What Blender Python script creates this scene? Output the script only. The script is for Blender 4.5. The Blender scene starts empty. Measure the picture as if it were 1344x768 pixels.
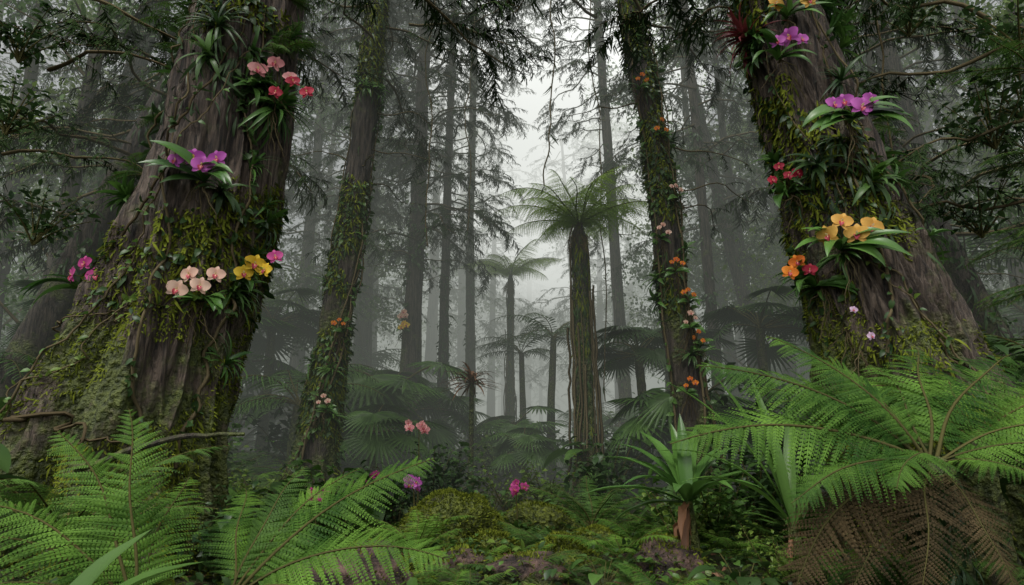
import bpy, math, numpy as np
from mathutils import Vector
rng=np.random.default_rng(7)
R=math.radians
sc=bpy.context.scene
# ---------------------------------------------------------------- noise
TAB=rng.random((64,64,64))
def vn(x,y,z):
    x=np.asarray(x,float);y=np.asarray(y,float);z=np.asarray(z,float)
    x,y,z=np.broadcast_arrays(x,y,z)
    xi=np.floor(x).astype(int);yi=np.floor(y).astype(int);zi=np.floor(z).astype(int)
    fx=x-xi;fy=y-yi;fz=z-zi
    fx=fx*fx*(3-2*fx);fy=fy*fy*(3-2*fy);fz=fz*fz*(3-2*fz)
    def g(a,b,c): return TAB[(xi+a)%64,(yi+b)%64,(zi+c)%64]
    def L(a,b,t): return a+(b-a)*t
    return L(L(L(g(0,0,0),g(1,0,0),fx),L(g(0,1,0),g(1,1,0),fx),fy),L(L(g(0,0,1),g(1,0,1),fx),L(g(0,1,1),g(1,1,1),fx),fy),fz)*2-1
def fbm(x,y,z,o=4):
    s=0;a=1;f=1;t=0
    for i in range(o):
        s=s+a*vn(x*f+i*17.3,y*f+i*5.1,z*f+i*9.7);t+=a;a*=.5;f*=2.03
    return s/t
# ---------------------------------------------------------------- materials
MATS=[];MID={}
def reg(m):
    MID[m.name]=len(MATS);MATS.append(m);return MID[m.name]
def newmat(name):
    m=bpy.data.materials.new(name);m.use_nodes=True
    nt=m.node_tree;nt.nodes.clear();return m,nt
def N(nt,t,**k):
    n=nt.nodes.new(t)
    for a,b in k.items():
        if a.startswith('i_'):
            key=a[2:]; key=int(key) if key.isdigit() else key.replace('_',' ')
            n.inputs[key].default_value=b
        else: setattr(n,a,b)
    return n
def ramp(nt,stops):
    r=nt.nodes.new('ShaderNodeValToRGB');e=r.color_ramp.elements
    while len(e)<len(stops): e.new(.5)
    for i,(p,c) in enumerate(stops):
        e[i].position=p;e[i].color=(*c,1)
    return r
def leafmat(name,c1,c2,rough=.45,tr=.3,spec=.4,isl=.5,nsc=1.7,namp=1.3):
    m,nt=newmat(name);l=nt.links.new
    g=N(nt,'ShaderNodeNewGeometry');o=N(nt,'ShaderNodeObjectInfo')
    a=N(nt,'ShaderNodeMath',operation='MULTIPLY',i_1=isl);l(g.outputs['Random Per Island'],a.inputs[0])
    b=N(nt,'ShaderNodeMath',operation='MULTIPLY_ADD',i_1=.35);l(o.outputs['Random'],b.inputs[0]);l(a.outputs[0],b.inputs[2])
    out=N(nt,'ShaderNodeOutputMaterial')
    r=ramp(nt,[(0,c1),(.85,c2)])
    if tr<=0:
        l(b.outputs[0],r.inputs[0]);p=N(nt,'ShaderNodeBsdfDiffuse');l(r.outputs[0],p.inputs[0]);l(p.outputs[0],out.inputs[0]);return reg(m)
    tc=N(nt,'ShaderNodeTexCoord');no=N(nt,'ShaderNodeTexNoise',i_Scale=nsc,i_Detail=1.5)
    l(tc.outputs['Object'],no.inputs['Vector'])
    c=N(nt,'ShaderNodeMath',operation='MULTIPLY_ADD',i_1=namp,i_2=-namp/2+.15);l(no.outputs[0],c.inputs[0])
    d=N(nt,'ShaderNodeMath',operation='ADD');l(b.outputs[0],d.inputs[0]);l(c.outputs[0],d.inputs[1])
    l(d.outputs[0],r.inputs[0])
    p=N(nt,'ShaderNodeBsdfPrincipled',i_Roughness=rough);p.inputs['Specular IOR Level'].default_value=spec
    l(r.outputs[0],p.inputs['Base Color'])
    t=N(nt,'ShaderNodeBsdfTranslucent');l(r.outputs[0],t.inputs[0])
    x=N(nt,'ShaderNodeMixShader',i_0=tr);l(p.outputs[0],x.inputs[1]);l(t.outputs[0],x.inputs[2]);l(x.outputs[0],out.inputs[0])
    return reg(m)
def barkmat(name,c1,c2,mossamt,mossz,mc1=(.025,.036,.007),mc2=(.09,.11,.017),stretch=.12,scale=9,mk=.22,far=False):
    m,nt=newmat(name);l=nt.links.new
    tc=N(nt,'ShaderNodeTexCoord');mp=N(nt,'ShaderNodeMapping');mp.inputs['Scale'].default_value=(1,1,stretch)
    l(tc.outputs['Object'],mp.inputs[0])
    n1=N(nt,'ShaderNodeTexNoise',i_Scale=scale,i_Detail=2.0 if far else 7.0,i_Roughness=.72,i_Distortion=.6);l(mp.outputs[0],n1.inputs['Vector'])
    r=ramp(nt,[(.38,tuple(v*.12 for v in c1)),(.48,c1),(.62,c2)]);l(n1.outputs[0],r.inputs[0])
    out=N(nt,'ShaderNodeOutputMaterial')
    if far:
        p=N(nt,'ShaderNodeBsdfDiffuse');l(r.outputs[0],p.inputs[0]);l(p.outputs[0],out.inputs[0]);return reg(m)
    n2=N(nt,'ShaderNodeTexNoise',i_Scale=1.3,i_Detail=6.0,i_Roughness=.7);l(tc.outputs['Object'],n2.inputs['Vector'])
    sp=N(nt,'ShaderNodeSeparateXYZ');l(tc.outputs['Object'],sp.inputs[0])
    zz=N(nt,'ShaderNodeMapRange');zz.inputs[1].default_value=mossz;zz.inputs[2].default_value=0;zz.inputs[3].default_value=0;zz.inputs[4].default_value=mk
    l(sp.outputs[2],zz.inputs[0])
    ad=N(nt,'ShaderNodeMath',operation='ADD');l(n2.outputs[0],ad.inputs[0]);l(zz.outputs[0],ad.inputs[1])
    mr=N(nt,'ShaderNodeMapRange');mr.inputs[1].default_value=.6-mossamt;mr.inputs[2].default_value=.72-mossamt;l(ad.outputs[0],mr.inputs[0])
    n4=N(nt,'ShaderNodeTexNoise',i_Scale=18.0,i_Detail=4.0);l(tc.outputs['Object'],n4.inputs['Vector'])
    rm=ramp(nt,[(.35,mc1),(.7,mc2)]);l(n4.outputs[0],rm.inputs[0])
    mx=N(nt,'ShaderNodeMix',data_type='RGBA');l(mr.outputs[0],mx.inputs[0]);l(r.outputs[0],mx.inputs[6]);l(rm.outputs[0],mx.inputs[7])
    p=N(nt,'ShaderNodeBsdfPrincipled',i_Roughness=.65);p.inputs['Specular IOR Level'].default_value=.4
    l(mx.outputs[2],p.inputs['Base Color'])
    hm=N(nt,'ShaderNodeMix',data_type='FLOAT');l(mr.outputs[0],hm.inputs[0]);l(n1.outputs[0],hm.inputs[2]);l(n4.outputs[0],hm.inputs[3])
    bp=N(nt,'ShaderNodeBump',i_Strength=1.0,i_Distance=.12);l(hm.outputs[0],bp.inputs['Height']);l(bp.outputs[0],p.inputs['Normal'])
    l(p.outputs[0],out.inputs[0])
    return reg(m)
B_BIG=barkmat('bark_big',(.062,.045,.033),(.185,.14,.105),.02,4.2,mk=.27,scale=22,stretch=.075)
B_MID=barkmat('bark_mid',(.045,.036,.027),(.10,.08,.058),.06,5,scale=20,stretch=.1)
B_FAR=barkmat('bark_far',(.045,.04,.033),(.09,.08,.065),.0,3,scale=7,far=True)
ROCKM=barkmat('rock_mossy',(.05,.045,.04),(.12,.10,.085),.12,1,mc2=(.15,.18,.02),stretch=1)
ROCKB=barkmat('rock_bare',(.055,.036,.03),(.15,.092,.072),-.06,.1,stretch=1.5,scale=5)
GROUND=barkmat('forest_soil',(.02,.015,.010),(.05,.036,.024),.08,.3,mc1=(.02,.028,.006),mc2=(.05,.065,.012),stretch=1,scale=3)
FERN=leafmat('fern_green',(.022,.07,.008),(.15,.29,.04),.6,.35,.15,isl=.25,nsc=2.6,namp=1.8)
FERN2=leafmat('fern_green_dark',(.018,.05,.010),(.09,.18,.03),.6,.3,.18,isl=.3,nsc=2.4,namp=1.6)
FERNB=leafmat('fern_dead',(.025,.02,.010),(.11,.078,.038),.8,.15,.1,isl=.4,nsc=3,namp=1.8)
TREEF=leafmat('treefern_green',(.14,.24,.03),(.32,.46,.08),.6,.55,.15,isl=.2)
STEM=leafmat('stem',(.05,.05,.02),(.09,.08,.03),.6,0)
LEAF=leafmat('leaf_green',(.018,.05,.010),(.075,.155,.028),.4,.25,.3)
LEAFD=leafmat('leaf_dark',(.013,.036,.012),(.045,.09,.022),.4,.2,.3)
LEAFY=leafmat('leaf_light',(.05,.10,.018),(.15,.23,.038),.4,.4,.3)
STRAP=leafmat('strap_leaf',(.022,.07,.014),(.09,.19,.038),.32,.2,.35,isl=.4)
CONI=leafmat('needles',(.012,.026,.010),(.038,.062,.022),.6,0,.2)
MOSS=leafmat('moss_tuft',(.026,.04,.007),(.13,.155,.02),.8,0,.1,isl=1.1)
VINE=leafmat('vine_stem',(.04,.03,.018),(.11,.09,.05),.7,0,isl=.9)
DRY=leafmat('dry_leaf',(.06,.03,.018),(.2,.10,.05),.6,.2,.3)
DARKR=leafmat('bromeliad_red',(.04,.01,.012),(.15,.025,.028),.4,.2)
PET={}
for nm,a,b in [('purple',(.28,.03,.26),(.52,.13,.46)),('pink',(.5,.13,.16),(.75,.35,.34)),('red',(.25,.01,.03),(.45,.03,.06)),('yellow',(.6,.36,.02),(.8,.56,.05)),
    ('peach',(.65,.34,.25),(.8,.55,.43)),('orange',(.6,.11,.02),(.8,.26,.03)),('amber',(.55,.26,.04),(.78,.46,.11)),('magenta',(.35,.025,.16),(.58,.09,.3)),('lilac',(.5,.3,.5),(.7,.5,.66))]:
    PET[nm]=leafmat('petal_'+nm,a,b,.5,.35,.2,isl=1.0)
LIP=leafmat('orchid_lip',(.22,.01,.05),(.4,.04,.06),.5,.2)
HEART=leafmat('orchid_throat',(.7,.5,.12),(.85,.72,.4),.5,.2)
# ---------------------------------------------------------------- templates: (V,F,M)
def cat(L):
    V=[];F=[];M=[];o=0
    for v,f,m in L:
        V.append(v);F.append(f+o);M.append(m);o+=len(v)
    return np.concatenate(V),np.concatenate(F),np.concatenate(M)
def stamp(T,A):
    v,f,m=T;k=len(A);n=len(v)
    V=(np.einsum('kij,nj->kni',A[:,:3,:3],v)+A[:,None,:3,3]).reshape(-1,3)
    F=(f[None]+(np.arange(k)*n)[:,None,None]).reshape(-1,4)
    return V,F,np.tile(m,k)
def nz(a): return a/np.maximum(np.linalg.norm(a,axis=-1,keepdims=True),1e-9)
def frame(p,d,n,s):
    p=np.atleast_2d(np.asarray(p,float));k=len(p)
    d=np.broadcast_to(np.asarray(d,float),(k,3));n=np.broadcast_to(np.asarray(n,float),(k,3))
    y=nz(d);x=np.cross(y,n);bad=np.linalg.norm(x,axis=1)<1e-3;x[bad]=[1,0,0];x=nz(x);z=np.cross(x,y)
    s=np.asarray(s,float)
    if s.ndim==0: s=np.full((k,3),float(s))
    elif s.ndim==1: s=np.repeat(s[:,None],3,1) if len(s)==k else np.tile(s,(k,1))
    A=np.zeros((k,4,4));A[:,:3,0]=x*s[:,:1];A[:,:3,1]=y*s[:,1:2];A[:,:3,2]=z*s[:,2:3];A[:,:3,3]=p;A[:,3,3]=1
    return A
def grid(nr,nc):
    i,j=np.meshgrid(np.arange(nr-1),np.arange(nc-1),indexing='ij');a=i*nc+j
    return np.stack([a,a+1,a+nc+1,a+nc],-1).reshape(-1,4)
def arc(e0,e1,L,n):
    e=np.linspace(e0,e1,n);st=L/(n-1)
    y=np.concatenate([[0],np.cumsum(np.cos(e[:-1])*st)]);z=np.concatenate([[0],np.cumsum(np.sin(e[:-1])*st)])
    P=np.stack([y*0,y,z],1);T=np.stack([e*0,np.cos(e),np.sin(e)],1);return P,T
def leaf(mat,L=1,W=.2,rows=5,e0=0,e1=-.5,fold=.3,shape=1.0,cols=3,wave=0,tip=.03,pw=.8):
    P,T=arc(e0,e1,L,rows);t=np.linspace(0,1,rows)
    w=W/2*np.maximum(np.sin(np.pi*np.clip(t**shape*.97+.03,0,1))**pw,tip)
    Nn=np.cross(np.array([1,0,0]),T)
    u=np.linspace(-1,1,cols)
    V=P[:,None]+np.array([1,0,0])*(u[None,:,None]*w[:,None,None])+Nn[:,None]*(np.abs(u)[None,:,None]*w[:,None,None]*fold+wave*w[:,None,None]*np.sin(t*19)[:,None,None]*np.abs(u)[None,:,None])
    F=grid(rows,cols);return V.reshape(-1,3),F,np.full(len(F),mat)
def tube(P,r,mat,seg=6):
    P=np.asarray(P,float);n=len(P);r=np.broadcast_to(np.asarray(r,float),(n,))
    T=nz(np.gradient(P,axis=0))
    if np.abs(T[:,2]).mean()>.5: ref=np.tile([1.,.13,0],(n,1))
    else: ref=np.tile([0.02,0.01,1.],(n,1))
    X=nz(np.cross(T,ref));Y=np.cross(T,X);a=np.linspace(0,2*np.pi,seg+1)
    V=P[:,None]+r[:,None,None]*(np.cos(a)[None,:,None]*X[:,None]+np.sin(a)[None,:,None]*Y[:,None])
    F=grid(n,seg+1);return V.reshape(-1,3),F,np.full(len(F),mat)
def rotz(T,a,loc=(0,0,0),s=1):
    c,d=math.cos(a),math.sin(a);M=np.array([[c,-d,0],[d,c,0],[0,0,1]])
    return T[0]@M.T*s+np.array(loc),T[1],T[2]
def mkmesh(name,T,smooth=True):
    v,f,m=T;me=bpy.data.meshes.new(name)
    me.vertices.add(len(v));me.vertices.foreach_set('co',v.astype(np.float32).ravel())
    me.loops.add(f.size);me.loops.foreach_set('vertex_index',f.astype(np.int32).ravel())
    me.polygons.add(len(f));me.polygons.foreach_set('loop_start',np.arange(0,f.size,4,dtype=np.int32))
    u=np.unique(m);rem=np.zeros(max(u)+1,int)
    for i,k in enumerate(u): me.materials.append(MATS[k]);rem[k]=i
    me.polygons.foreach_set('material_index',rem[m].astype(np.int32))
    me.polygons.foreach_set('use_smooth',np.full(len(f),smooth))
    me.update(calc_edges=True);me.validate();return me
def obj(name,me,parent=None,loc=(0,0,0),rz=0,s=1,rx=0,ry=0):
    if isinstance(me,tuple): me=mkmesh(name,me)
    o=bpy.data.objects.new(name,me);sc.collection.objects.link(o)
    o.location=loc;o.rotation_euler=(rx,ry,rz);o.scale=(s,s,s)
    if parent: o.parent=parent
    return o
def empty(name,loc=(0,0,0)):
    o=bpy.data.objects.new(name,None);sc.collection.objects.link(o);o.location=loc;o.empty_display_size=.2;return o
def U(a,b,n=None): return rng.uniform(a,b,n)
# ---------------------------------------------------------------- fronds
def pinna(mat,n=15,wid=.22,rows=3):
    t=np.linspace(.03,.97,n);P,T=arc(.05,-.35,1,40)
    L=[leaf(mat,1,.03,6,.05,-.35,0,shape=.5,cols=2)]
    pl=leaf(mat,1,.5,rows,0,-.25,.15,shape=.8,cols=2,tip=.25)
    for sd in (-1,1):
        ps=np.stack([t*0,np.interp(t,np.linspace(0,1,40),P[:,1]),np.interp(t,np.linspace(0,1,40),P[:,2])],1)
        ln=wid*.5*(1-t)**.55*(.75+.25*np.minimum(1,t*8))+.012
        d=np.stack([np.full(n,sd*.9),np.full(n,.42),np.full(n,-.1)],1)
        sw=1.0/n*1.9*np.ones(n)*(.55+.45*(1-t))
        A=frame(ps,d,(0,0,1),np.stack([sw,ln,ln],1));L.append(stamp(pl,A))
    return cat(L)
PIN={FERN:pinna(FERN,14),FERN2:pinna(FERN2,11),FERNB:pinna(FERNB,12,.17),TREEF:pinna(TREEF,11,.2,2)}
PALML=leaf(LEAFD,1,.07,5,.1,-1.0,.5,shape=.7)
PALMG=leaf(LEAF,1,.07,5,.1,-.8,.5,shape=.7)
def frond(L,e0,e1,pin,npin=30,wid=.30,side=0.,stipe=.14,twist=0.,palm=False,stem=STEM,gap=1.08,pd=0.):
    P,T=arc(e0,e1,L,40);tt=np.linspace(0,1,40);P=P.copy();P[:,0]+=side*L*tt**2+.015*L*np.sin(tt*9+U(0,6))
    T=nz(np.gradient(P,axis=0))
    out=[tube(P[::3],np.linspace(.009,.002,len(P[::3]))*max(L,.6),stem,5)]
    t=stipe+(1-stipe)*np.linspace(0,.985,npin)
    ps=np.stack([np.interp(t,tt,P[:,i]) for i in range(3)],1);tg=nz(np.stack([np.interp(t,tt,T[:,i]) for i in range(3)],1))
    X=nz(np.cross(tg,np.array([0,0,1.])));Nn=np.cross(X,tg)
    c,s=np.cos(twist),np.sin(twist);X,Nn=X*c+Nn*s,Nn*c-X*s
    u=(t-stipe)/(1-stipe)
    prof=np.minimum(1,.45+u*2.2)*(1-u)**.62+.02
    if palm: prof=np.minimum(1,.5+u*2.5)*(1-.75*u)
    for sd in (-1,1):
        j=rng.normal(0,.06,(npin,3));a=.32+.35*u
        d=X*sd*np.cos(a)[:,None]+tg*np.sin(a)[:,None]-Nn*(.12+pd+U(0,.16,npin))[:,None]+j
        ln=L*wid*prof*U(.84,1.06,npin)
        A=frame(ps,d,Nn+rng.normal(0,.2,(npin,3))+X*sd*pd*.6,np.stack([ln,ln,ln],1))
        if not palm:
            A[:,:3,0]*=np.clip((L*(1-stipe)/npin*gap/(.22*ln+1e-6)),.6,1.6)[:,None]
        if not palm and L<1.9: # a few missing pinnae
            A=A[rng.random(npin)>.03]
        out.append(stamp(pin,A))
    return cat(out)
def fern(n,L,mat,e0=(.5,1.2),e1=(-.9,-.2),az=None,npin=28,wid=.3):
    out=[]
    for i in range(n):
        a=(i+U(-.3,.3))*2*np.pi/n if az is None else az[i]
        f=frond(L*U(.75,1.1),U(*e0),U(*e1),PIN[mat],npin,wid,U(-.12,.12),twist=U(-.2,.2));out.append(rotz(f,a))
    return cat(out)
def az(deg): return R(deg-90)   # deg measured from +X
# ---------------------------------------------------------------- terrain
def H(x,y):
    x=np.asarray(x,float);y=np.asarray(y,float)
    return .22*fbm(x*.35+9,y*.35+3,x*0+.5,4)+.10*np.maximum(0,np.abs(x)-2.5)**.9*np.exp(-np.maximum(0,np.abs(x)-2.5)/30)+.012*np.clip(y-9,0,80)+.03
gx=np.concatenate([-np.geomspace(9,260,40)[::-1],np.linspace(-8.9,8.9,220),np.geomspace(9,260,40)])
gy=np.concatenate([np.linspace(-40,1,20),np.linspace(1.2,14,180),np.geomspace(14.2,300,70)])
X,Y=np.meshgrid(gx,gy);Z=H(X,Y)+.03*fbm(X*4,Y*4,X*0,3)
F=grid(len(gy),len(gx))
obj('forest_ground',(np.stack([X,Y,Z],-1).reshape(-1,3),F,np.full(len(F),GROUND)))
# ---------------------------------------------------------------- trunks
class Trunk:
    def __init__(s,pts,butt=(),bark=.03,flute=.08,seed=0,bf=7.,top=None):
        p=np.array(pts,float);p=p[np.argsort(p[:,2])]
        zz=np.linspace(p[0,2],p[-1,2],300);k=np.exp(-np.linspace(-2,2,41)**2);k/=k.sum()
        s.z=zz;s.c=[]
        for i in (0,1,3):
            a=np.interp(zz,p[:,2],p[:,i]);a2=np.pad(a,20,mode='reflect',reflect_type='odd');s.c.append(np.convolve(a2,k,'valid'))
        s.b=butt;s.bk=bark;s.fl=flute;s.sd=seed;s.bf=bf
    def ax(s,z): return [np.interp(z,s.z,c) for c in s.c]
    def surf(s,th,z):
        th,z=np.broadcast_arrays(np.asarray(th,float),np.asarray(z,float))
        cx,cy,r=s.ax(z);k=np.ones_like(z)
        for a,amp,w,h in s.b:
            d=np.angle(np.exp(1j*(th-a)));k=k+amp*np.exp(-(d/w)**2)*np.exp(-np.maximum(0,z-s.z[0])/h)
        t2=th+z*.12;c,d=np.cos(t2),np.sin(t2)
        k=k+s.fl*fbm(c*2.2+s.sd,d*2.2,z*.22,2)
        q=1-np.abs(fbm(c*r*s.bf+s.sd*3,d*r*s.bf+7,z*s.bf*.1,3))*2.6
        q2=1-np.abs(fbm(c*r*s.bf*3+s.sd*3,d*r*s.bf*3+7,z*s.bf*.22,2))*2.8
        bk=s.bk*(q-.55)+s.bk*.35*(q2-.5)+s.bk*.3*fbm(c*r*s.bf*3,d*r*s.bf*3,z*s.bf*.8,3)
        rr=r*k+bk
        return np.stack([cx+np.cos(th)*rr,cy+np.sin(th)*rr,z],-1)
    def mesh(s,mat,seg,rings):
        th=np.linspace(0,2*np.pi,seg+1);z=np.linspace(s.z[0],s.z[-1],rings)
        V=s.surf(th[None,:],z[:,None]).reshape(-1,3);V[np.arange(rings)*(seg+1)+seg]=V[np.arange(rings)*(seg+1)]
        F=grid(rings,seg+1);return V,F,np.full(len(F),mat)
    def nrm(s,th): return np.stack([np.cos(th),np.sin(th),np.zeros_like(th)],-1)
    def tufts(s,n,T,size,zr,thr=0.,down=.6,lift=.5,out=0.,zpow=1.,nf=1.1):
        th=U(0,2*np.pi,n);z=zr[0]+(zr[1]-zr[0])*U(0,1,n)**zpow
        P=s.surf(th,z);keep=fbm(P[:,0]*nf,P[:,1]*nf,P[:,2]*nf+s.sd,3)>thr
        th,z,P=th[keep],z[keep],P[keep];k=len(P);nn=s.nrm(th)
        d=nn*lift*U(.3,1.5,(k,1))+rng.normal(0,.45,(k,3))+np.array([0,0,-down])
        return stamp(T,frame(P+nn*out*U(0,1,(k,1)),d,nn+rng.normal(0,.3,(k,3)),U(size[0],size[1],k)))
    def vine(s,z0,z1,th0,th1,r=.012,lf=None,size=(.06,.12),n=90,wob=.35,off=.03,dens=40):
        t=np.linspace(0,1,n);z=z0+(z1-z0)*t+.15*fbm(t*9+U(0,50),0,0,2);z=np.clip(z,s.z[0],s.z[-1])
        th=th0+(th1-th0)*t+wob*fbm(t*7+U(0,50),0,0,3)
        P=s.surf(th,z);nn=s.nrm(th);P=P+nn*(off+.10*np.maximum(0,fbm(t*12+U(0,50),3,0,2)))[:,None]
        o=[tube(P,r*(1-.6*t),VINE,5)]
        if lf is not None:
            i=rng.integers(0,n,dens);d=nn[i]*.7+rng.normal(0,.7,(dens,3))+np.array([0,0,-.3])
            o.append(stamp(lf,frame(P[i],d,nn[i]+rng.normal(0,.3,(dens,3))+[0,0,.4],U(size[0],size[1],dens))))
        return cat(o)
TUFT=(np.array([[-.2,0,0],[.2,0,0],[.08,1,.1],[-.08,1,.1]]),np.array([[0,1,2,3]]),np.array([MOSS]))
LF=leaf(LEAF,1,.55,4,.2,-.7,.25,shape=.75)
LFD=leaf(LEAFD,1,.5,4,.2,-.7,.25,shape=.75)
LFY=leaf(LEAFY,1,.55,4,.2,-.6,.25,shape=.75)
HANG=leaf(LEAFD,1,.10,4,-.2,-1.4,.1,shape=.6,cols=2)
HANGM=leaf(MOSS,1,.12,4,-.2,-1.4,.1,shape=.6,cols=2)
PI=math.pi
tL=Trunk([(-4.25,6.6,-.3,1.12),(-4.1,6.6,.38,.98),(-3.93,6.5,1.1,.86),(-3.73,6.5,1.87,.78),(-3.55,6.5,2.67,.70),(-3.22,6.5,4.42,.59),(-3.13,6.5,6.4,.52),(-2.95,6.5,9,.46),(-2.7,6.6,16,.36)],
   [(R(200),1.1,.35,1.0),(R(-110),.55,.18,1.3),(R(-72),.4,.15,1.2),(R(-38),.45,.17,1.1),(R(0),.3,.25,.8),(R(60),.5,.3,1),(R(130),.5,.3,1),(R(-145),.4,.16,1.1)],.11,.3,3,4.2)
tR=Trunk([(4.7,6.6,-.3,1.2),(4.45,6.6,.6,1.0),(4.2,6.5,1.4,.86),(4.0,6.5,2.1,.74),(3.88,6.5,2.67,.65),(3.64,6.5,3.52,.56),(3.44,6.5,4.42,.52),(3.25,6.5,5.38,.46),(3.13,6.5,6.4,.41),(2.85,6.6,9,.36),(2.3,6.6,16,.3)],
   [(R(-20),.6,.4,1.3),(R(-120),.3,.25,.8),(R(180),.25,.3,.7)],.10,.26,11,4.6)
t2=Trunk([(-3.42,11,-.3,.55),(-3.35,11,.6,.42),(-3.29,11,1.5,.33),(-3.12,11,3.6,.26),(-2.86,11,6.6,.23),(-2.72,11,9.9,.20),(-2.5,11,18,.15)],[(R(-60),.4,.3,.7),(R(180),.5,.3,.8)],.04,.15,21,6)
t3=Trunk([(3.0,10,-.3,.45),(2.93,10,.6,.34),(2.83,10,1.8,.27),(2.65,10,3.4,.24),(2.51,10,6.1,.21),(2.14,10,9.1,.19),(1.6,10,17,.13)],[(R(-100),.4,.3,.6)],.04,.12,31,6)
def bigtree(name,t,mat,seg,rings,parts):
    e=empty(name,(float(t.c[0][0]),float(t.c[1][0]),0));l=tuple(-v for v in e.location)
    obj('trunk',t.mesh(mat,seg,rings),e,l)
    for n,T in parts: obj(n,T,e,l)
    return e
def spray(n=46,L=1.,mat=CONI,ln=(.12,.26),w=.14,droop=.9):
    P,T=arc(.15,-.7,L,12);t=U(.08,1,n);ps=np.stack([U(-.02,.02,n),np.interp(t,np.linspace(0,1,12),P[:,1]),np.interp(t,np.linspace(0,1,12),P[:,2])],1)
    d=np.stack([np.where(rng.random(n)<.5,-1,1)*U(.3,1,n),U(.1,.9,n),-U(.1,droop,n)],1)
    q=(np.array([[-w/2,0,0],[w/2,0,0],[w/5,1,-.1],[-w/5,1,-.1]]),np.array([[0,1,2,3]]),np.array([mat]))
    return cat([tube(P[::3],np.linspace(.008,.002,4),VINE,3),stamp(q,frame(ps,d,(0,0,1),U(ln[0],ln[1],n)))])
SPR=[spray() for _ in range(3)]
def limb(L,e0=.1,e1=-.6,n=16,sprays=SPR,s=(.35,.8),r=.03,start=.2):
    P,T=arc(e0,e1,L,14);P[:,0]+=.12*L*fbm(np.linspace(0,3,14)+U(0,40),0,0,2);P[:,2]+=.08*L*fbm(np.linspace(0,4,14)+U(0,40),5,0,2)
    o=[tube(P,np.linspace(r,.006,14),VINE,5)]
    for k,S in enumerate(sprays):
        m=max(1,n//len(sprays));t=start+(1-start)*U(0,1,m)**.8
        ps=np.stack([np.interp(t,np.linspace(0,1,14),P[:,i]) for i in range(3)],1)
        d=np.stack([np.where(rng.random(m)<.5,-1,1)*U(.3,1,m),U(.2,1,m),U(-.6,.1,m)],1)
        o.append(stamp(S,frame(ps,d,(0,0,1),U(s[0],s[1],m))))
    return cat(o)
LIMBS=[limb(U(1.8,3.2),U(-.1,.4),U(-.9,-.4),20) for _ in range(5)]
BARE=[limb(U(1.2,2.4),U(-.1,.3),U(-.7,.1),4,s=(.2,.4),r=.02,start=.5) for _ in range(3)]
def limbs_on(t,zs,sc0,sc1,TT=LIMBS,th=None):
    o=[]
    for i,z in enumerate(zs):
        a=U(0,2*PI) if th is None else th[i]
        cx,cy,r=t.ax(z);o.append(rotz(TT[rng.integers(len(TT))],a,(float(cx),float(cy),z),U(sc0,sc1)))
    return cat(o)
def epi(t,zlo,zhi,n,thr=(-2.9,-.2)):
    o=[]
    for i in range(n):
        z=U(zlo,zhi);th=U(*thr);P=t.surf(th,z);nn=t.nrm(np.array(th));k=rng.integers(14,30)
        T=leaf([LEAFD,LEAF,STRAP][rng.integers(3)],1,[.07,.12,.18][rng.integers(3)],7,.3,-1.1,.3,shape=.7)
        o.append(stamp(T,frame(np.repeat(P[None],k,0),rng.normal(0,.9,(k,3))+nn*.7+[0,0,.1],nn+[0,0,1],U(.16,.42,k))))
    return cat(o)
def epifern(t,zlo,zhi,n,thr):
    o=[]
    for i in range(n):
        z=U(zlo,zhi);th=U(*thr);P=t.surf(th,z)
        for k in range(5): o.append(rotz(frond(U(.35,.65),U(.0,.8),U(-1.2,-.5),PIN[FERN2],16,.28,U(-.1,.1)),th-PI/2+U(-1,1),P))
    return cat(o)
bigtree('buttressed_rainforest_tree',tL,B_BIG,380,680,[
 ('moss',cat([tL.tufts(46000,TUFT,(.02,.05),(-.2,4.8),.0,zpow=1.4),tL.tufts(18000,TUFT,(.03,.10),(3,9),.08,down=1.2),tL.tufts(7000,HANGM,(.06,.22),(.6,9),.06,down=1.6,lift=.5)])),
 ('climbing_vines',cat([tL.vine(.6,5.5,R(-160),R(-60),.014,LF,(.05,.11),dens=50),tL.vine(1.2,7.5,R(-50),R(-150),.016,LFD,(.06,.12),dens=70),
   tL.vine(3.2,9,R(-120),R(-10),.014,LFD,(.05,.12),dens=60),tL.vine(.9,3.1,R(-150),R(-80),.010,LFY,(.04,.10),dens=60),tL.vine(2.2,2.6,R(-190),R(-30),.010,LFY,(.04,.10),dens=30),
   tL.vine(1.0,6,R(-20),R(-45),.022,LFD,(.07,.16),dens=110),tL.vine(4,8,R(-170),R(-90),.014,LFD,(.08,.15),dens=60,off=.06),tL.vine(1.5,1.2,R(-120),R(-60),.022,None,n=40),
   tL.vine(.5,2.8,R(-130),R(-170),.010,LFY,(.05,.12),dens=50)])),
 ('hanging_growth',cat([tL.tufts(3800,HANG,(.12,.4),(3.0,9),.06,down=1.4,lift=.6,nf=.8),tL.tufts(1600,LFD,(.07,.16),(2.5,9),.08,down=.8,lift=.8),epi(tL,3.2,7,12),epi(tL,2.,6.,8,(-.6,.1)),epi(tL,2.6,6.5,10,(-3.3,-2.7)),epifern(tL,3.5,6.3,6,(-3.2,-2.7)),epifern(tL,5.5,6.8,3,(-.6,.1))])),
 ('branches',limbs_on(tL,[7.5,8.2,9,9.8,10.5,11.2,12,13],1.,1.6,th=U(0,2*PI,8)))])
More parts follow.
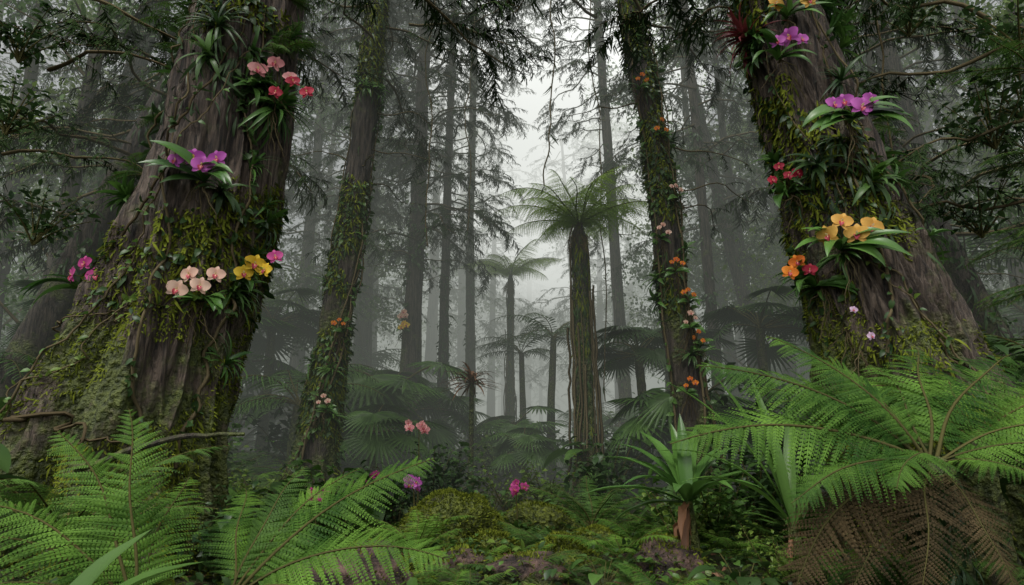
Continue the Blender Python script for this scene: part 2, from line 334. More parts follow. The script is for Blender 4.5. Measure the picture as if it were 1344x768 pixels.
bigtree('leaning_rainforest_tree',tR,B_BIG,360,640,[
 ('moss',cat([tR.tufts(38000,TUFT,(.02,.05),(-.2,4.0),-.03,zpow=1.3),tR.tufts(18000,TUFT,(.03,.10),(3,9),.08,down=1.2),tR.tufts(7000,HANGM,(.06,.22),(.6,9),.05,down=1.6,lift=.5)])),
 ('climbing_vines',cat([tR.vine(.6,5.5,R(-60),R(-150),.014,LFD,(.05,.11),dens=60),tR.vine(2,7.5,R(-130),R(-40),.016,LFD,(.05,.12),dens=70),
   tR.vine(3.4,9,R(-30),R(-110),.014,LFD,(.05,.12),dens=60),tR.vine(1.6,3.4,R(-60),R(-130),.010,LFY,(.05,.1),dens=30)])),
 ('hanging_growth',cat([tR.tufts(3800,HANG,(.12,.38),(2.4,9),.06,down=1.4,lift=.6,nf=.8),tR.tufts(1600,LFD,(.07,.16),(2.0,9),.06,down=.8,lift=.8),epi(tR,3.0,7,12),epi(tR,2.5,6.5,10,(-3.3,-2.6)),epi(tR,2.5,6.5,8,(-.6,.1)),epifern(tR,3.5,6.6,5,(-.5,.1))])),
 ('branches',limbs_on(tR,[7.6,8.4,9.2,10,11,12,13],1.,1.6,th=U(0,2*PI,7)))])
for nm,t,th in (('vine_covered_tree',t2,0),('vine_covered_tree',t3,1)):
    bigtree(nm,t,B_MID,90,340,[
     ('moss',cat([t.tufts(14000,TUFT,(.03,.09),(0,12),-.05,down=1.0),t.tufts(4500,HANGM,(.08,.25),(.4,12),0,down=1.6)])),
     ('climbing_vines',cat([t.vine(.3,9,U(-4,0),U(-4,3),.022,LF if _%2 else LFD,(.07,.16),dens=70,n=160,off=.04) for _ in range(4)]+[t.tufts(1600,LFD,(.07,.15),(.5,8.5),.0,down=.9,lift=.8),t.tufts(300,LF,(.07,.15),(.5,6),0.1,down=.9,lift=.8),t.tufts(3600,HANG,(.12,.34),(1,13),-.1,down=1.5),epi(t,1.5,8,8,(-3.3,.1))])),
     ('branches',cat([limbs_on(t,list(U(5,9,9)),.6,1.,BARE),limbs_on(t,list(np.linspace(8.5,17,22)),.8,1.2)]))])
t4=Trunk([(-2.97,18,-.3,.45),(-2.95,18,1,.34),(-2.89,18,5.1,.25),(-2.83,18,15.4,.17),(-2.8,18,24,.08)],[],.03,.1,41,5)
bigtree('conifer_tree',t4,B_MID,50,200,[('vines',t4.tufts(2000,LFD,(.08,.2),(.5,9),.0,down=.9,lift=.7)),
   ('branches',cat([limbs_on(t4,list(np.linspace(5.0,7,6)),.6,1.,BARE),limbs_on(t4,list(np.linspace(6.3,23,90)),.7,1.5)]))])
MT=[((-7.2,22,0),(-5.2,22,16),.36),((-9.9,11.5,0),(-6.1,11.5,10.5),.33),((9.6,11,0),(5.7,11,10),.32),((8.6,20,0),(6.2,20,15),.22),
    ((-1.6,25,0),(-1.7,25,20),.18),((4.0,22,0),(3.4,22,20),.2),((-8.6,15,0),(-7.6,15,16),.2),((11.5,15,0),(9.5,15,16),.28),((-2.2,20,0),(-2.1,20,18),.15),((5.6,17,0),(5.3,17,18),.14),((-13,17,0),(-11,17,16),.36)]
for k,(a,b,r) in enumerate(MT):
    a=np.array(a,float);b=np.array(b,float);c=b+(b-a)*.35;m=(a+b)/2+[U(-.15,.15),0,0]
    t=Trunk([(*a,r*1.6),(*(a*.92+b*.08),r*1.15),(*m,r*.9),(*b,r*.7),(*c,r*.4)],[],.03,.12,50+k*3,5)
    h=c[2]
    bigtree('conifer_tree' if k%2 else 'rainforest_tree',t,B_MID,32,110,[('epiphytes',cat([t.tufts(1000,LFD,(.1,.2),(.5,h),.05,down=.9,lift=.7),t.tufts(1400,HANG,(.2,.5),(1,h),.05,down=1.5)])),
      ('branches',cat([limbs_on(t,list(U(h*.25,h*.5,5)),.7,1.1,BARE),limbs_on(t,list(np.linspace(h*.36,h*.98,40)),.8,1.5)]))])
# ---------------------------------------------------------------- distant trees (mass)
def dtree(h,r,kind):
    t=Trunk([(0,0,-.5,r*1.4),(.1,0,h*.3,r),(U(-.4,.4),U(-.4,.4),h*.7,r*.7),(U(-.5,.5),0,h,r*.2)],[],.03,.1,U(0,60),4)
    o=[t.mesh(B_FAR,12,30)]
    if kind==0: o.append(limbs_on(t,list(np.linspace(h*.26,h*.98,44)),.9,1.6))
    else:
        q=(np.array([[-.3,.3,0],[0,0,0],[.3,.4,.05],[0,1,-.1]]),np.array([[0,1,2,3]]),np.array([LEAFY]))
        qd=(q[0],q[1],np.array([LEAF]))
        for i in range(26):
            z=U(h*.2,h);cx,cy,_=t.ax(z);a=U(0,2*PI);d=U(.5,3.6)
            c=np.array([cx+math.cos(a)*d,cy+math.sin(a)*d,z+d*.25]);m=260
            o.append(tube(np.array([[cx,cy,z-.6*d*.5],(np.array([cx,cy,z])+c)/2+[0,0,.1],c]),[.06,.04,.015],VINE,4))
            p=c+rng.normal(0,1,(m,3))*np.array([.9,.9,.42])*U(.6,1.2)
            o.append(stamp(q if i%2 else qd,frame(p,rng.normal(0,1,(m,3))+[0,0,-.6],rng.normal(0,.6,(m,3))+[0,0,1],U(.12,.27,m))))
    return mkmesh('distant_tree_mesh',cat(o))
DT=[dtree(24,.26,0),dtree(27,.3,0),dtree(20,.22,1),dtree(24,.26,1)]
far=empty('distant_trees')
n=0
while n<72:
    y=U(22,62);x=U(-1,1)*(y*.9+3)
    if abs(x-(.045*y))<.055*y and y<45: continue
    if y<27 and abs(x)<6: continue
    k=rng.integers(4)
    obj('tree',DT[k],far,(x,y,float(H(x,y))),U(0,6),U(.75,1.15),R(U(-3,3)),R(U(-3,3)));n+=1
for x,y,k,s in [(-.6,44,0,.55),(2.2,48,1,.45),(4.2,40,0,.6),(.7,55,1,.5),(-2.6,36,1,.8),(5.6,33,0,.8),(3.2,58,0,.55),(-1.2,62,0,.7)]:
    obj('tree',DT[k],far,(x,y,float(H(x,y))),U(0,6),s)
sd=empty('side_broadleaf_trees')
for x,y,s in [(-11,14,.75),(-15,18,.85),(-8.5,19,.7),(12,13,.75),(10,17,.8),(15,18,.9),(8.5,22,.75),(-6.5,26,.8),(6.8,27,.8)]:
    obj('tree',DT[2+(int(x*7)%2)],sd,(x,y,float(H(x,y))-.5),U(0,6),s,R(U(-3,3)),R(U(-3,3)))
# ---------------------------------------------------------------- tree ferns & palms
def treefern(name,x,y,h,L,nf,trunk_r,mat=TREEF,npin=34,skirt=True,lean=0.):
    g=float(H(x,y));e=empty(name,(x,y,g))
    t=Trunk([(0,0,-.2,trunk_r*1.9),(lean*.2,0,h*.15,trunk_r*1.3),(lean*.5,0,h*.5,trunk_r),(lean,0,h*.97,trunk_r*.9),(lean,0,h,trunk_r*.4)],[],.04,.15,U(0,60),12)
    obj('trunk',t.mesh(B_MID,30,120),e)
    o=[t.tufts(2200,HANG,(.1,.35),(0,h),-1,down=2,lift=.3),t.tufts(2500,HANGM,(.1,.3),(0,h),-.1,down=2,lift=.3)]
    for i in range(22):
        a=U(0,2*PI);z0=h*U(.3,1);zz=np.linspace(z0,max(0,z0-h*U(.3,.9)),20);P=t.surf(a+.3*fbm(zz,a,0,2),zz)+t.nrm(np.full(20,a))*.04*U(.2,3)
        o.append(tube(P,U(.01,.028),VINE,5))
    obj('aerial_roots',cat(o),e)
    fr=[rotz(frond(L*U(.85,1.1),U(.55,.95) if i%3 else U(1.0,1.3),U(-.75,-.35),PIN[mat],npin,.34,U(-.1,.1),stipe=.06,twist=U(-.25,.25),gap=1.9,pd=.45),(i+U(-.2,.2))*2*PI/nf,(lean,0,h-.05)) for i in range(nf)]
    obj('crown_fronds',cat(fr),e)
    if skirt:
        fr=[rotz(frond(L*U(.3,.5),U(-.9,-.3),U(-1.5,-1.3),PIN[FERNB],16,.25,U(-.1,.1)),U(0,2*PI),(lean,0,h-.15)) for i in range(8)]
        obj('dead_fronds',cat(fr),e)
    return e
treefern('tree_fern',1.40,12,5.35,1.95,21,.16,lean=-.05)
treefern('tree_fern',-.05,24,7.3,2.3,15,.13)
def fan(mat):
    seg=leaf(mat,1,.085,4,0,-.35,.6,shape=.8);a=np.linspace(-2.2,2.2,26);d=np.stack([np.sin(a),np.cos(a),-.12*np.abs(a)],1)
    return stamp(seg,frame(np.zeros((26,3)),d,(0,0,1),1-.06*np.abs(a)))
FAN={m:fan(m) for m in (LEAFD,LEAF,DRY)}
def fanpalm(h,mat,nf=16,L=.8,r=.09,S=.65):
    t=Trunk([(0,0,-.2,r*1.4),(0,0,h*.5,r),(0.05,0,h,r*.9)],[],.02,.1,U(0,50),12);o=[t.mesh(B_MID,14,30)]
    for i in range(nf):
        P,T=arc(U(-.2,1.3),U(-.6,.6),L*U(.7,1.1),8);a=U(0,2*PI)
        o.append(rotz(cat([tube(P,.012,STEM,4),stamp(FAN[mat],frame(P[-1:],T[-1:]+[0,0,-.5],np.array([[0,-.3,1.]])+T[-1:]*.4,S*U(.8,1.1)))]),a,(.05,0,h)))
    return cat(o)
def fpalm(h,L,nf=13,leafl=PALML,r=.1):
    t=Trunk([(0,0,-.2,r*1.4),(0,0,h*.5,r),(.1,0,h,r*.8)],[],.01,.1,U(0,50),12);o=[t.mesh(B_MID,14,30)]
    for i in range(nf): o.append(rotz(frond(L*U(.8,1.1),U(.2,1.2),U(-1.1,-.5),leafl,24,.34,U(-.1,.1),palm=True),U(0,2*PI),(.1,0,h)))
    return cat(o)
FP=[mkmesh('fan_palm_mesh',fanpalm(2.6,LEAFD)),mkmesh('fan_palm_mesh',fanpalm(1.0,LEAF,12)),mkmesh('feather_palm_mesh',fpalm(3.6,1.8)),mkmesh('feather_palm_mesh',fpalm(1.2,1.6,leafl=PALMG))]
def pl(name,me,x,y,s=1,rz=0,dz=0): return obj(name,me,None,(x,y,float(H(x,y))+dz),rz,s)
pl('feather_palm',FP[2],1.1,18,1.1);pl('feather_palm',FP[2],.35,20,1.05,2)
pl('fan_palm',FP[0],4.0,16,1.25,1);pl('fan_palm',FP[0],2.9,14,1.15,3);pl('fan_palm',FP[1],3.5,12.5,1.5,2);pl('fan_palm',FP[0],-6.6,17,1.5,2);pl('fan_palm',FP[1],-2.9,13.5,1.2,4)
pl('fan_palm',FP[1],.3,15,.9,4);pl('feather_palm',FP[3],6.2,12,1.2,4);pl('feather_palm',FP[2],9.8,13,1.2,1);pl('fan_palm',FP[0],-9.5,13,1.2,1);pl('fan_palm',FP[0],5.6,14,1.3,1)
pl('dried_fan_palm',mkmesh('dried_palm',cat([rotz(leaf(DRY,U(.5,.8),.06,7,U(-.4,1.4),U(-1.2,-.2),.3,shape=.7),U(0,6.3),(0,0,2.3)) for i in range(46)]+[Trunk([(0,0,-.2,.08),(0,0,1.2,.05),(0,0,2.4,.05)],[],.01,.1,3,12).mesh(B_MID,12,20)])),-.8,12.5,.95,1)
# ---------------------------------------------------------------- bushes
def bush(h,n,T,size,spread=.8):
    o=[]
    for i in range(9):
        a=U(0,2*PI);P,_=arc(U(.8,1.5),U(.2,1.2),h*U(.6,1.1),10);o.append(rotz(tube(P,np.linspace(.015,.004,10),STEM,4),a))
        m=n//9;t=U(.25,1,m);ps=np.stack([np.interp(t,np.linspace(0,1,10),P[:,k]) for k in range(3)],1)+rng.normal(0,.08*h,(m,3))
        d=rng.normal(0,1,(m,3))*[1,1,.4];L=stamp(T,frame(ps,d,(0,0,1)+rng.normal(0,.35,(m,3)),U(size[0],size[1],m)));o.append(rotz(L,a))
    return cat(o)
def straps(n,L,W,mat,e0=(.5,1.4),e1=(-.8,.3),rows=10):
    o=[]
    for i in range(n):
        o.append(rotz(leaf(mat,L*U(.65,1.1),W*U(.8,1.1),rows,U(*e0),U(*e1),.25,shape=.75,wave=.06),i*2.4+U(-.3,.3)))
    return cat(o)
def elephant(n,S,mat):
    bl=leaf(mat,1,.8,8,-.1,-.9,.25,shape=.62,cols=5);o=[]
    for i in range(n):
        P,T=arc(U(.9,1.4),U(.3,.9),S*U(1,1.8),9);o.append(rotz(cat([tube(P,.012,STEM,5),stamp(bl,frame(P[-1:],T[-1:]+[0,.2,-.6],(0,-.2,1),S*U(.6,1.)))]),i*2.4))
    return cat(o)
UN=[('fern',mkmesh('u_fern',fern(10,1.1,FERN2,npin=22))),('fern',mkmesh('u_fern',fern(9,1.2,FERN,npin=24))),('bush',mkmesh('u_bush',bush(1.3,420,LF,(.09,.2)))),
    ('bush',mkmesh('u_bush',bush(1.5,420,LFD,(.1,.24)))),('bush',mkmesh('u_bush',bush(1.0,500,LFY,(.05,.12)))),('strap_plant',mkmesh('u_strap',straps(16,1.2,.12,LEAF))),
    ('broadleaf',mkmesh('u_eleph',elephant(9,.7,LEAFD))),('broadleaf',mkmesh('u_eleph',elephant(9,.6,LEAF))),('fan',FP[1]),('feather',FP[3])]
us=empty('understory_plants')
n=0
while n<260:
    y=7.5+30*U(0,1)**1.5;x=U(-1,1)*(y*.88+1)
    if y<10.5 and abs(x)<1.9: continue
    if y<12.5 and abs(x)<1.2 and rng.random()<.6: continue
    k=rng.integers(len(UN))
    if k>=8 and y<11: continue
    s=U(.55,.95) if y<11 else (U(.7,1.3) if y<16 else U(1.1,2.0))
    if abs(x)>4.5: s*=1.35
    obj(UN[k][0],UN[k][1],us,(x,y,float(H(x,y))-.05),U(0,6.3),s,R(U(-8,8)),R(U(-8,8)));n+=1
for x,y,k,s in [(-6.2,7.6,6,1.5),(-5.6,6.3,7,1.2),(-6.8,8.5,5,1.5),(-5.4,9,1,1.4),(-4.9,5.0,6,1.0),(6.4,7.8,6,1.7),(6.2,6.9,3,1.6),(7.4,8.6,9,1.4),(5.7,8.8,2,1.7),(2.4,8.2,5,1.),(2.0,8.6,0,1.1),(3.1,8.3,3,1.1),
     (-1.9,8.0,1,.8),(-2.3,9.2,6,.8),(-1.2,10,3,.8),(1.1,8.8,0,.8),(.6,10.5,4,1),(-2.6,7.4,0,.8),(3.6,5.6,3,.9),(3.0,5.2,0,.8),(4.6,4.9,3,1.0),(2.2,5.5,4,.6),(3.8,4.2,0,.9),
     (-1.9,6.6,1,.7),(.2,9.8,0,.8),(-.3,10.2,7,.5),(1.5,10.2,3,.9),(1.9,9.4,1,.8),(-1.6,9.2,3,.7),(3.4,9.0,6,.9),(5.2,6.2,3,1.3),(1.9,7.4,4,.8),(-2.6,6.2,3,.6),
     (-.1,9.2,4,.5),(.8,9.4,7,.45),(-.6,9.4,2,.5),(1.5,7.0,1,.55),(.2,8.2,0,.5),(-1.4,7.2,4,.4),(.75,5.5,7,.3),(-.9,5.5,4,.25),(.5,7.6,5,.4),(1.8,5.3,6,.35),(-.3,6.6,1,.42)]:
    obj(UN[k][0],UN[k][1],us,(x,y,float(H(x,y))-.05),U(0,6.3),s)
gc=[]
m=13000;y=3.+9*U(0,1,m)**1.2;x=U(-1,1,m)*(y*.7+.6);p=np.stack([x,y,H(x,y)+U(0,.18,m)],1)
for T,a,b in ((LF,0,4500),(LFD,4500,9000),(LFY,9000,12500)):
    q=p[a:b];k=len(q);cl=fbm(q[:,0]*1.3+a,q[:,1]*1.3,0,2)>-.08;q=q[cl];k=len(q)
    gc.append(stamp(T,frame(q,rng.normal(0,1,(k,3))*[1,1,.25]+[0,0,.25],rng.normal(0,.35,(k,3))+[0,0,1],U(.04,.13,k))))
obj('ground_cover_plants',cat(gc))
m=9000;y=2.5+12*U(0,1,m);x=U(-1,1,m)*(y*.9+1);p=np.stack([x,y,H(x,y)+.02],1)
obj('leaf_litter',stamp(leaf(DRY,1,.45,3,.1,-.5,.3,cols=2),frame(p,rng.normal(0,1,(m,3))*[1,1,.15],rng.normal(0,.4,(m,3))+[0,0,1],U(.03,.10,m))))
m=22000;y=3+9*U(0,1,m);x=U(-1,1,m)*(y*.8+1);kk=fbm(x*.9,y*.9,4.2,3)>.03;x,y=x[kk],y[kk];m=len(x);p=np.stack([x,y,H(x,y)],1)
obj('ground_moss',stamp(TUFT,frame(p,rng.normal(0,.6,(m,3))+[0,0,1],rng.normal(0,1,(m,3)),U(.02,.06,m))))
sf=empty('small_ferns')
for i in range(100):
    y=U(4.6,11);x=U(-1,1)*(y*.45)
    if abs(x+.7)<.6 and 6.4<y<8.2: continue
    obj('fern',UN[i%2][1],sf,(x,y,float(H(x,y))),U(0,6),U(.2,.55))
# ---------------------------------------------------------------- rocks
def rock(name,x,y,sx,sy,sz,mat,moss,dz=0):
    th=np.linspace(0,2*PI,97);ph=np.linspace(.02,PI-.02,60);A,B=np.meshgrid(th,ph)
    n=np.stack([np.cos(A)*np.sin(B),np.sin(A)*np.sin(B),np.cos(B)],-1);s=U(0,50)
    r=1+.38*fbm(n[...,0]*1.4+s,n[...,1]*1.4,n[...,2]*1.4,2)+.10*fbm(n[...,0]*5+s,n[...,1]*5,n[...,2]*5,4)
    V=(n*r[...,None]*[sx,sy,sz]).reshape(-1,3);V[96::97]=V[0::97];F=grid(60,97)
    e=empty(name,(x,y,float(H(x,y))+dz));obj('stone',(V,F[:, ::-1],np.full(len(F),mat)),e)
    if moss:
        i=rng.integers(0,len(V),moss);N3=n.reshape(-1,3)[i];ok=N3[:,2]>-.1+.5*fbm(V[i,0]*4,V[i,1]*4,0,2);i=i[ok];N3=N3[ok];k=len(i)
        obj('moss',stamp(TUFT,frame(V[i]+rng.normal(0,.012,(k,3))*[1,1,.2],N3+rng.normal(0,.5,(k,3)),rng.normal(0,1,(k,3)),U(.02,.045,k))),e)
rock('mossy_rock',-.72,7.9,.60,.5,.44,ROCKM,16000,.16)
rock('mossy_rock',-.22,7.2,.3,.25,.2,ROCKM,5000)
rock('mossy_rock',.5,6.6,.3,.28,.22,ROCKM,5000)
rock('mossy_rock',-1.05,5.9,.3,.3,.2,ROCKM,3000)
rock('mossy_rock',.95,7.6,.3,.3,.2,ROCKM,3500)
rock('brown_rock',-1.3,5.5,.5,.4,.30,ROCKB,1200,.08)
rock('brown_rock',.12,5.9,.42,.35,.17,ROCKB,500,.03)
rock('brown_rock',.4,9,.5,.4,.4,ROCKM,4000)
rock('brown_rock',1.4,6.2,.4,.4,.25,ROCKB,1500)
rock('brown_rock',-.5,6.3,.25,.3,.14,ROCKB,600)
# ---------------------------------------------------------------- foreground ferns
def spec_fern(name,loc,specs,mat,npin=34,wid=.3,extra=None):
    o=[rotz(frond(L,R(e0),R(e1),PIN[m or mat],npin,wid,sdv,twist=R(tw)),az(a)) for (a,e0,e1,L,sdv,tw,m) in specs]
    if extra: o+=extra
    return obj(name,cat(o),None,loc)
tr=Trunk([(.1,.1,-1.3,.2),(0,0,-.6,.13),(0,0,.0,.12),(0,0,.06,.05)],[],.03,.1,9,12)
spec_fern('foreground_tree_fern',(2.68,4.15,1.12),[
 (186,28,-20,1.75,.03,40,None),(170,48,2,1.6,.05,35,None),(158,66,22,1.3,0,35,None),(142,50,0,1.3,0,30,None),(115,65,20,1.25,0,10,None),(75,60,15,1.25,0,0,None),(50,56,18,1.5,-.1,-20,None),
 (28,50,12,1.55,0,-35,None),(5,32,-10,1.3,0,-35,None),(204,14,-34,1.2,.08,30,None),(232,26,-40,.95,.1,15,None),(290,20,-45,.85,0,0,None),(340,28,-25,1.1,0,-20,None),
 (232,-10,-80,1.05,.05,15,FERNB),(205,-20,-75,1.2,.1,30,FERNB),(188,-5,-70,1.4,0,30,FERNB),(268,-20,-80,.9,0,0,FERNB),(170,-10,-75,1.2,0,20,FERNB)],
 FERN,38,.33,[tr.mesh(B_MID,30,60),tr.tufts(900,HANG,(.08,.25),(-1.2,0),-1,down=1.5,lift=.5)])
spec_fern('foreground_tree_fern',(3.5,4.9,1.25),[(a,U(35,68),U(-35,15),U(1.0,1.5),U(-.1,.1),30*math.cos(R(a))*-1,None) for a in (195,155,110,60,20,345)],FERN,36,.33,[tr.mesh(B_MID,30,60)])
spec_fern('foreground_fern',(-1.95,3.5,.36),[(160,76,35,1.2,-.05,25,None),(140,80,55,1.2,0,25,None),(186,64,0,1.2,0,20,None),(100,70,20,1.0,0,0,None),(176,50,-15,1.3,0,20,None),
  (215,50,-30,1.,0,0,None),(250,45,-30,.8,0,0,None)],FERN,34,.32)
spec_fern('foreground_fern',(-1.7,4.1,.34),[(22,52,14,1.5,.03,-35,None),(-2,38,-18,1.4,.05,-35,None),(-28,30,-35,1.0,0,-10,None),(44,62,20,1.15,0,-20,None),(110,65,10,1.0,0,0,None),
  (-60,40,-35,.8,0,0,None),(70,70,30,1.0,0,0,FERN2)],FERN,38,.32)
spec_fern('foreground_fern',(-2.9,4.3,.5),[(a,U(45,75),U(-30,10),U(1.0,1.35),0,0,None) for a in range(0,360,40)],FERN2,30,.3)
spec_fern('foreground_fern',(-.95,6.7,.1),[(a,U(55,75),U(-20,30),U(.65,.9),0,0,None) for a in (20,70,100,140,180,230,290,330)],FERN,26,.3)
spec_fern('foreground_fern',(.0,5.7,.12),[(a,U(25,45),U(-30,0),U(.5,.75),0,0,None) for a in (0,25,60,110,150,190,330)],FERN2,26,.3)
spec_fern('foreground_fern',(3.2,3.3,.2),[(a,U(30,60),U(-30,0),U(.4,.6),0,0,None) for a in range(0,360,45)],FERN,24,.3)
spec_fern('foreground_fern',(1.0,8.2,.2),[(a,U(50,75),U(-20,10),U(.8,1.1),0,0,None) for a in (10,50,90,140,180,230,290,330)],FERN2,26,.3)
spec_fern('foreground_fern',(1.05,6.4,.15),[(a,U(40,65),U(-30,0),U(.5,.8),0,0,None) for a in range(0,360,45)],FERN,24,.3)
def strapplant(name,loc,specs,W,mat=STRAP,stem=.5,dead=6):
    o=[rotz(leaf(mat,L,W*U(.85,1.15),16,R(e0+U(-4,4)),R(e1),.3,shape=.85,cols=5,wave=.05),az(a+U(-6,6))) for a,e0,e1,L in specs]
    P=np.array([[0,0,-stem],[.02,0,-stem*.5],[0,0,.03]]);o.append(tube(P,[.09,.07,.04],B_MID,10))
    for i in range(dead): o.append(rotz(leaf(DRY,U(.3,.75),U(.05,.12),11,R(U(-80,10)),R(U(-100,-70)),.9,shape=.8,wave=.5),U(0,6.3)))
    return obj(name,cat(o),None,loc)
strapplant('birds_nest_plant',(1.66,6.2,.68),[(150,50,-5,1.),(175,25,-25,1.1),(120,70,20,.95),(95,78,50,.85),(60,72,20,1.0),(30,60,0,1.0),(5,45,-10,.9),(200,55,-35,.8),(240,50,-30,.65),(290,55,-30,.75),(330,45,-25,.75),(80,82,60,.9),(165,10,-45,.8),(140,62,0,1.05),(185,60,10,.7),(15,70,30,.7)],.15,stem=.7,dead=7)
strapplant('arching_strap_plant',(2.5,5.9,.5),[(150,75,20,2.0),(130,80,50,1.6),(165,65,-15,1.5),(60,75,30,1.4),(100,80,60,1.5),(190,60,-20,1.2),(20,60,-10,1.3)],.12,LEAF,stem=.5,dead=3)
strapplant('broad_leaf_plant',(-1.72,2.35,.40),[(25,60,5,.75),(60,70,30,.7),(150,60,0,.8),(200,50,-10,.6)],.17,LEAF,.5,0)
strapplant('broad_leaf_plant',(-.75,5.0,.05),[(a,U(35,65),U(-30,0),U(.3,.45)) for a in range(0,360,50)],.10,LEAF,.1,0)
# ---------------------------------------------------------------- orchids
def petal(mat,W,L=1): return leaf(mat,L,W,8,.3,-.35,.15,shape=.8,cols=5,wave=.07,tip=.10,pw=.55)
def flower(mat):
    o=[]
    def put(T,a,s):
        d=np.array([[math.sin(a),math.cos(a),0.0]]);o.append(stamp(T,frame(np.zeros((1,3)),d,(0,0,1),s)))
    put(petal(mat,.62),0,.5);put(petal(mat,.55),R(135),.5);put(petal(mat,.55),R(-135),.5)
    b=petal(mat,1.05);b=(b[0]+[0,0,.04],b[1],b[2]);put(b,R(72),.54);put(b,R(-72),.54)
    lp=leaf(LIP,1,.8,5,.9,-.6,.5,shape=.6,cols=5);put((lp[0]+[0,0,.12],lp[1],lp[2]),PI,.32)
    c=leaf(HEART,1,.7,4,1.0,.2,-.6,shape=.7,cols=3);c=(c[0]+[0,0,.5],c[1],c[2]);put(c,0,.17);put(c,PI,.12)
    return cat(o)
FLW={k:flower(v) for k,v in PET.items()}
def orchid(name,x,z,col,nf=3,size=.20,nleaf=6,leafL=.45,trunk=None,y=None,spread=.17,col2=None,mat=STRAP,leafW=.10,face=(0,-1,-.15),roots=True):
    cx,cy,r=trunk.ax(z);c=np.clip((x-cx)/r,-.96,.96);th=-math.acos(c);P=trunk.surf(th,z-.14);nn=trunk.nrm(np.array(th))
    b=P+nn*.02
    o=[];fc=np.array(face,float)+nn*.4
    ctr=np.array([x,b[1]-.22,z])
    for i in range(nf):
        q=ctr+np.array([(i-(nf-1)/2)*spread,U(-.05,.05),(.06 if i%2 else -.04)+U(-.04,.04)])
        mid=(b+q)/2+[0,0,.08]
        o.append(tube(np.array([b,b*.6+mid*.4+[0,-.02,.03],mid,q]),[.008,.007,.006,.004],STEM,5))
        cc=col2 if (col2 and i==nf-1) else col
        o.append(stamp(FLW[cc],frame(q[None],np.array([[U(-.45,.45),0,1.]]),(fc+rng.normal(0,.38,3))[None],size*U(.8,1.12))))
    for i in range(nleaf):
        a=U(-1.2,1.2)+(PI if i%2 else 0);dx=math.cos(a);d=np.array([dx,-.55,U(-.35,.5)])
        T=leaf(mat,1,leafW/leafL*U(.8,1.2),10,U(.2,.8),U(-1.5,-.6),.3,shape=.75,cols=5)
        o.append(stamp(T,frame(b[None]+nn*.06,d[None],(nn*.7+[0,-.2,.8])[None],leafL*U(.7,1.15))))
    if roots:
        for i in range(7):
            n=14;t=np.linspace(0,1,n);P=b+np.stack([U(-.25,.25)*t+.04*fbm(t*5+U(0,40),0,0,2),-.05-.10*np.sin(t*3)*U(.2,1),-.5*U(.4,1.2)*t],1)
            o.append(tube(P,.005,VINE,4))
    return obj(name,cat(o),None,(0,0,0))
def rosette(name,x,z,trunk,mat,n=34,L=.5,W=.05,out=.05,up=.5):
    cx,cy,r=trunk.ax(z);th=-math.acos(np.clip((x-cx)/r,-.96,.96));P=trunk.surf(th,z);nn=trunk.nrm(np.array(th));P=P+nn*out
    T=leaf(mat,1,W/L,8,.25,-.9,.5,shape=.6);d=rng.normal(0,1,(n,3))*[1,.5,.8]+nn*.45+[0,0,up*.4]
    return obj(name,stamp(T,frame(np.repeat(P[None],n,0),d,nn+[0,0,1],L*U(.6,1.1,n))),None)
rosette('bromeliad',-2.66,4.85,tL,STRAP,60,.55,.05)
rosette('bromeliad_red',2.62,5.75,tR,DARKR,60,.5,.055)
rosette('bromeliad',-3.15,5.6,tL,LEAFD,30,.45,.04)
rosette('bromeliad',3.5,5.0,tR,LEAFD,26,.4,.04)
orchid('pink_orchid',-2.6,5.2,'pink',3,.19,4,trunk=tL);orchid('red_orchid',-2.38,4.98,'red',3,.19,4,trunk=tL)
orchid('purple_orchid',-3.08,3.92,'purple',4,.2,11,.55,trunk=tL,leafW=.15,spread=.12)
orchid('yellow_orchid',-2.55,2.98,'yellow',4,.19,11,.5,trunk=tL,col2='magenta',spread=.11,leafW=.13)
orchid('peach_orchid',-3.02,2.74,'peach',4,.19,8,.35,trunk=tL,spread=.12)
orchid('magenta_orchid',-4.15,2.88,'magenta',4,.19,10,.55,trunk=tL,col2='orange',leafW=.14,spread=.12)
orchid('amber_orchid',3.02,5.92,'amber',3,.18,8,trunk=tR);orchid('purple_orchid',2.95,5.42,'purple',3,.19,8,trunk=tR,spread=.12)
orchid('purple_orchid',3.42,4.58,'purple',4,.22,12,.6,trunk=tR,leafW=.15,spread=.12)
orchid('red_orchid',2.85,3.97,'red',4,.13,9,.35,trunk=tR,spread=.09)
orchid('amber_orchid',3.3,3.27,'amber',4,.22,13,.6,trunk=tR,spread=.15,leafW=.13)
orchid('orange_orchid',2.9,2.96,'orange',3,.17,12,.5,trunk=tR,col2='red',spread=.12)
orchid('lilac_orchid',3.38,2.25,'lilac',1,.11,0,trunk=tR);orchid('lilac_orchid',3.3,2.5,'lilac',1,.08,0,trunk=tR)
for t,zs,c in ((t3,[2.1,2.8,3.1,3.5,4.0,4.6,5.3,6.4,7.3],'orange'),(t2,[1.9,3.2],'orange'),(t4,[4.4,4.7],'yellow')):
    for z in zs:
        cx,cy,r=t.ax(z);orchid('tree_orchid',float(cx)+U(-.8,.9)*r,z,['peach',c,'orange'][rng.integers(3)],3,.095 if t is not t4 else .2,5,.25,trunk=t,spread=.08)
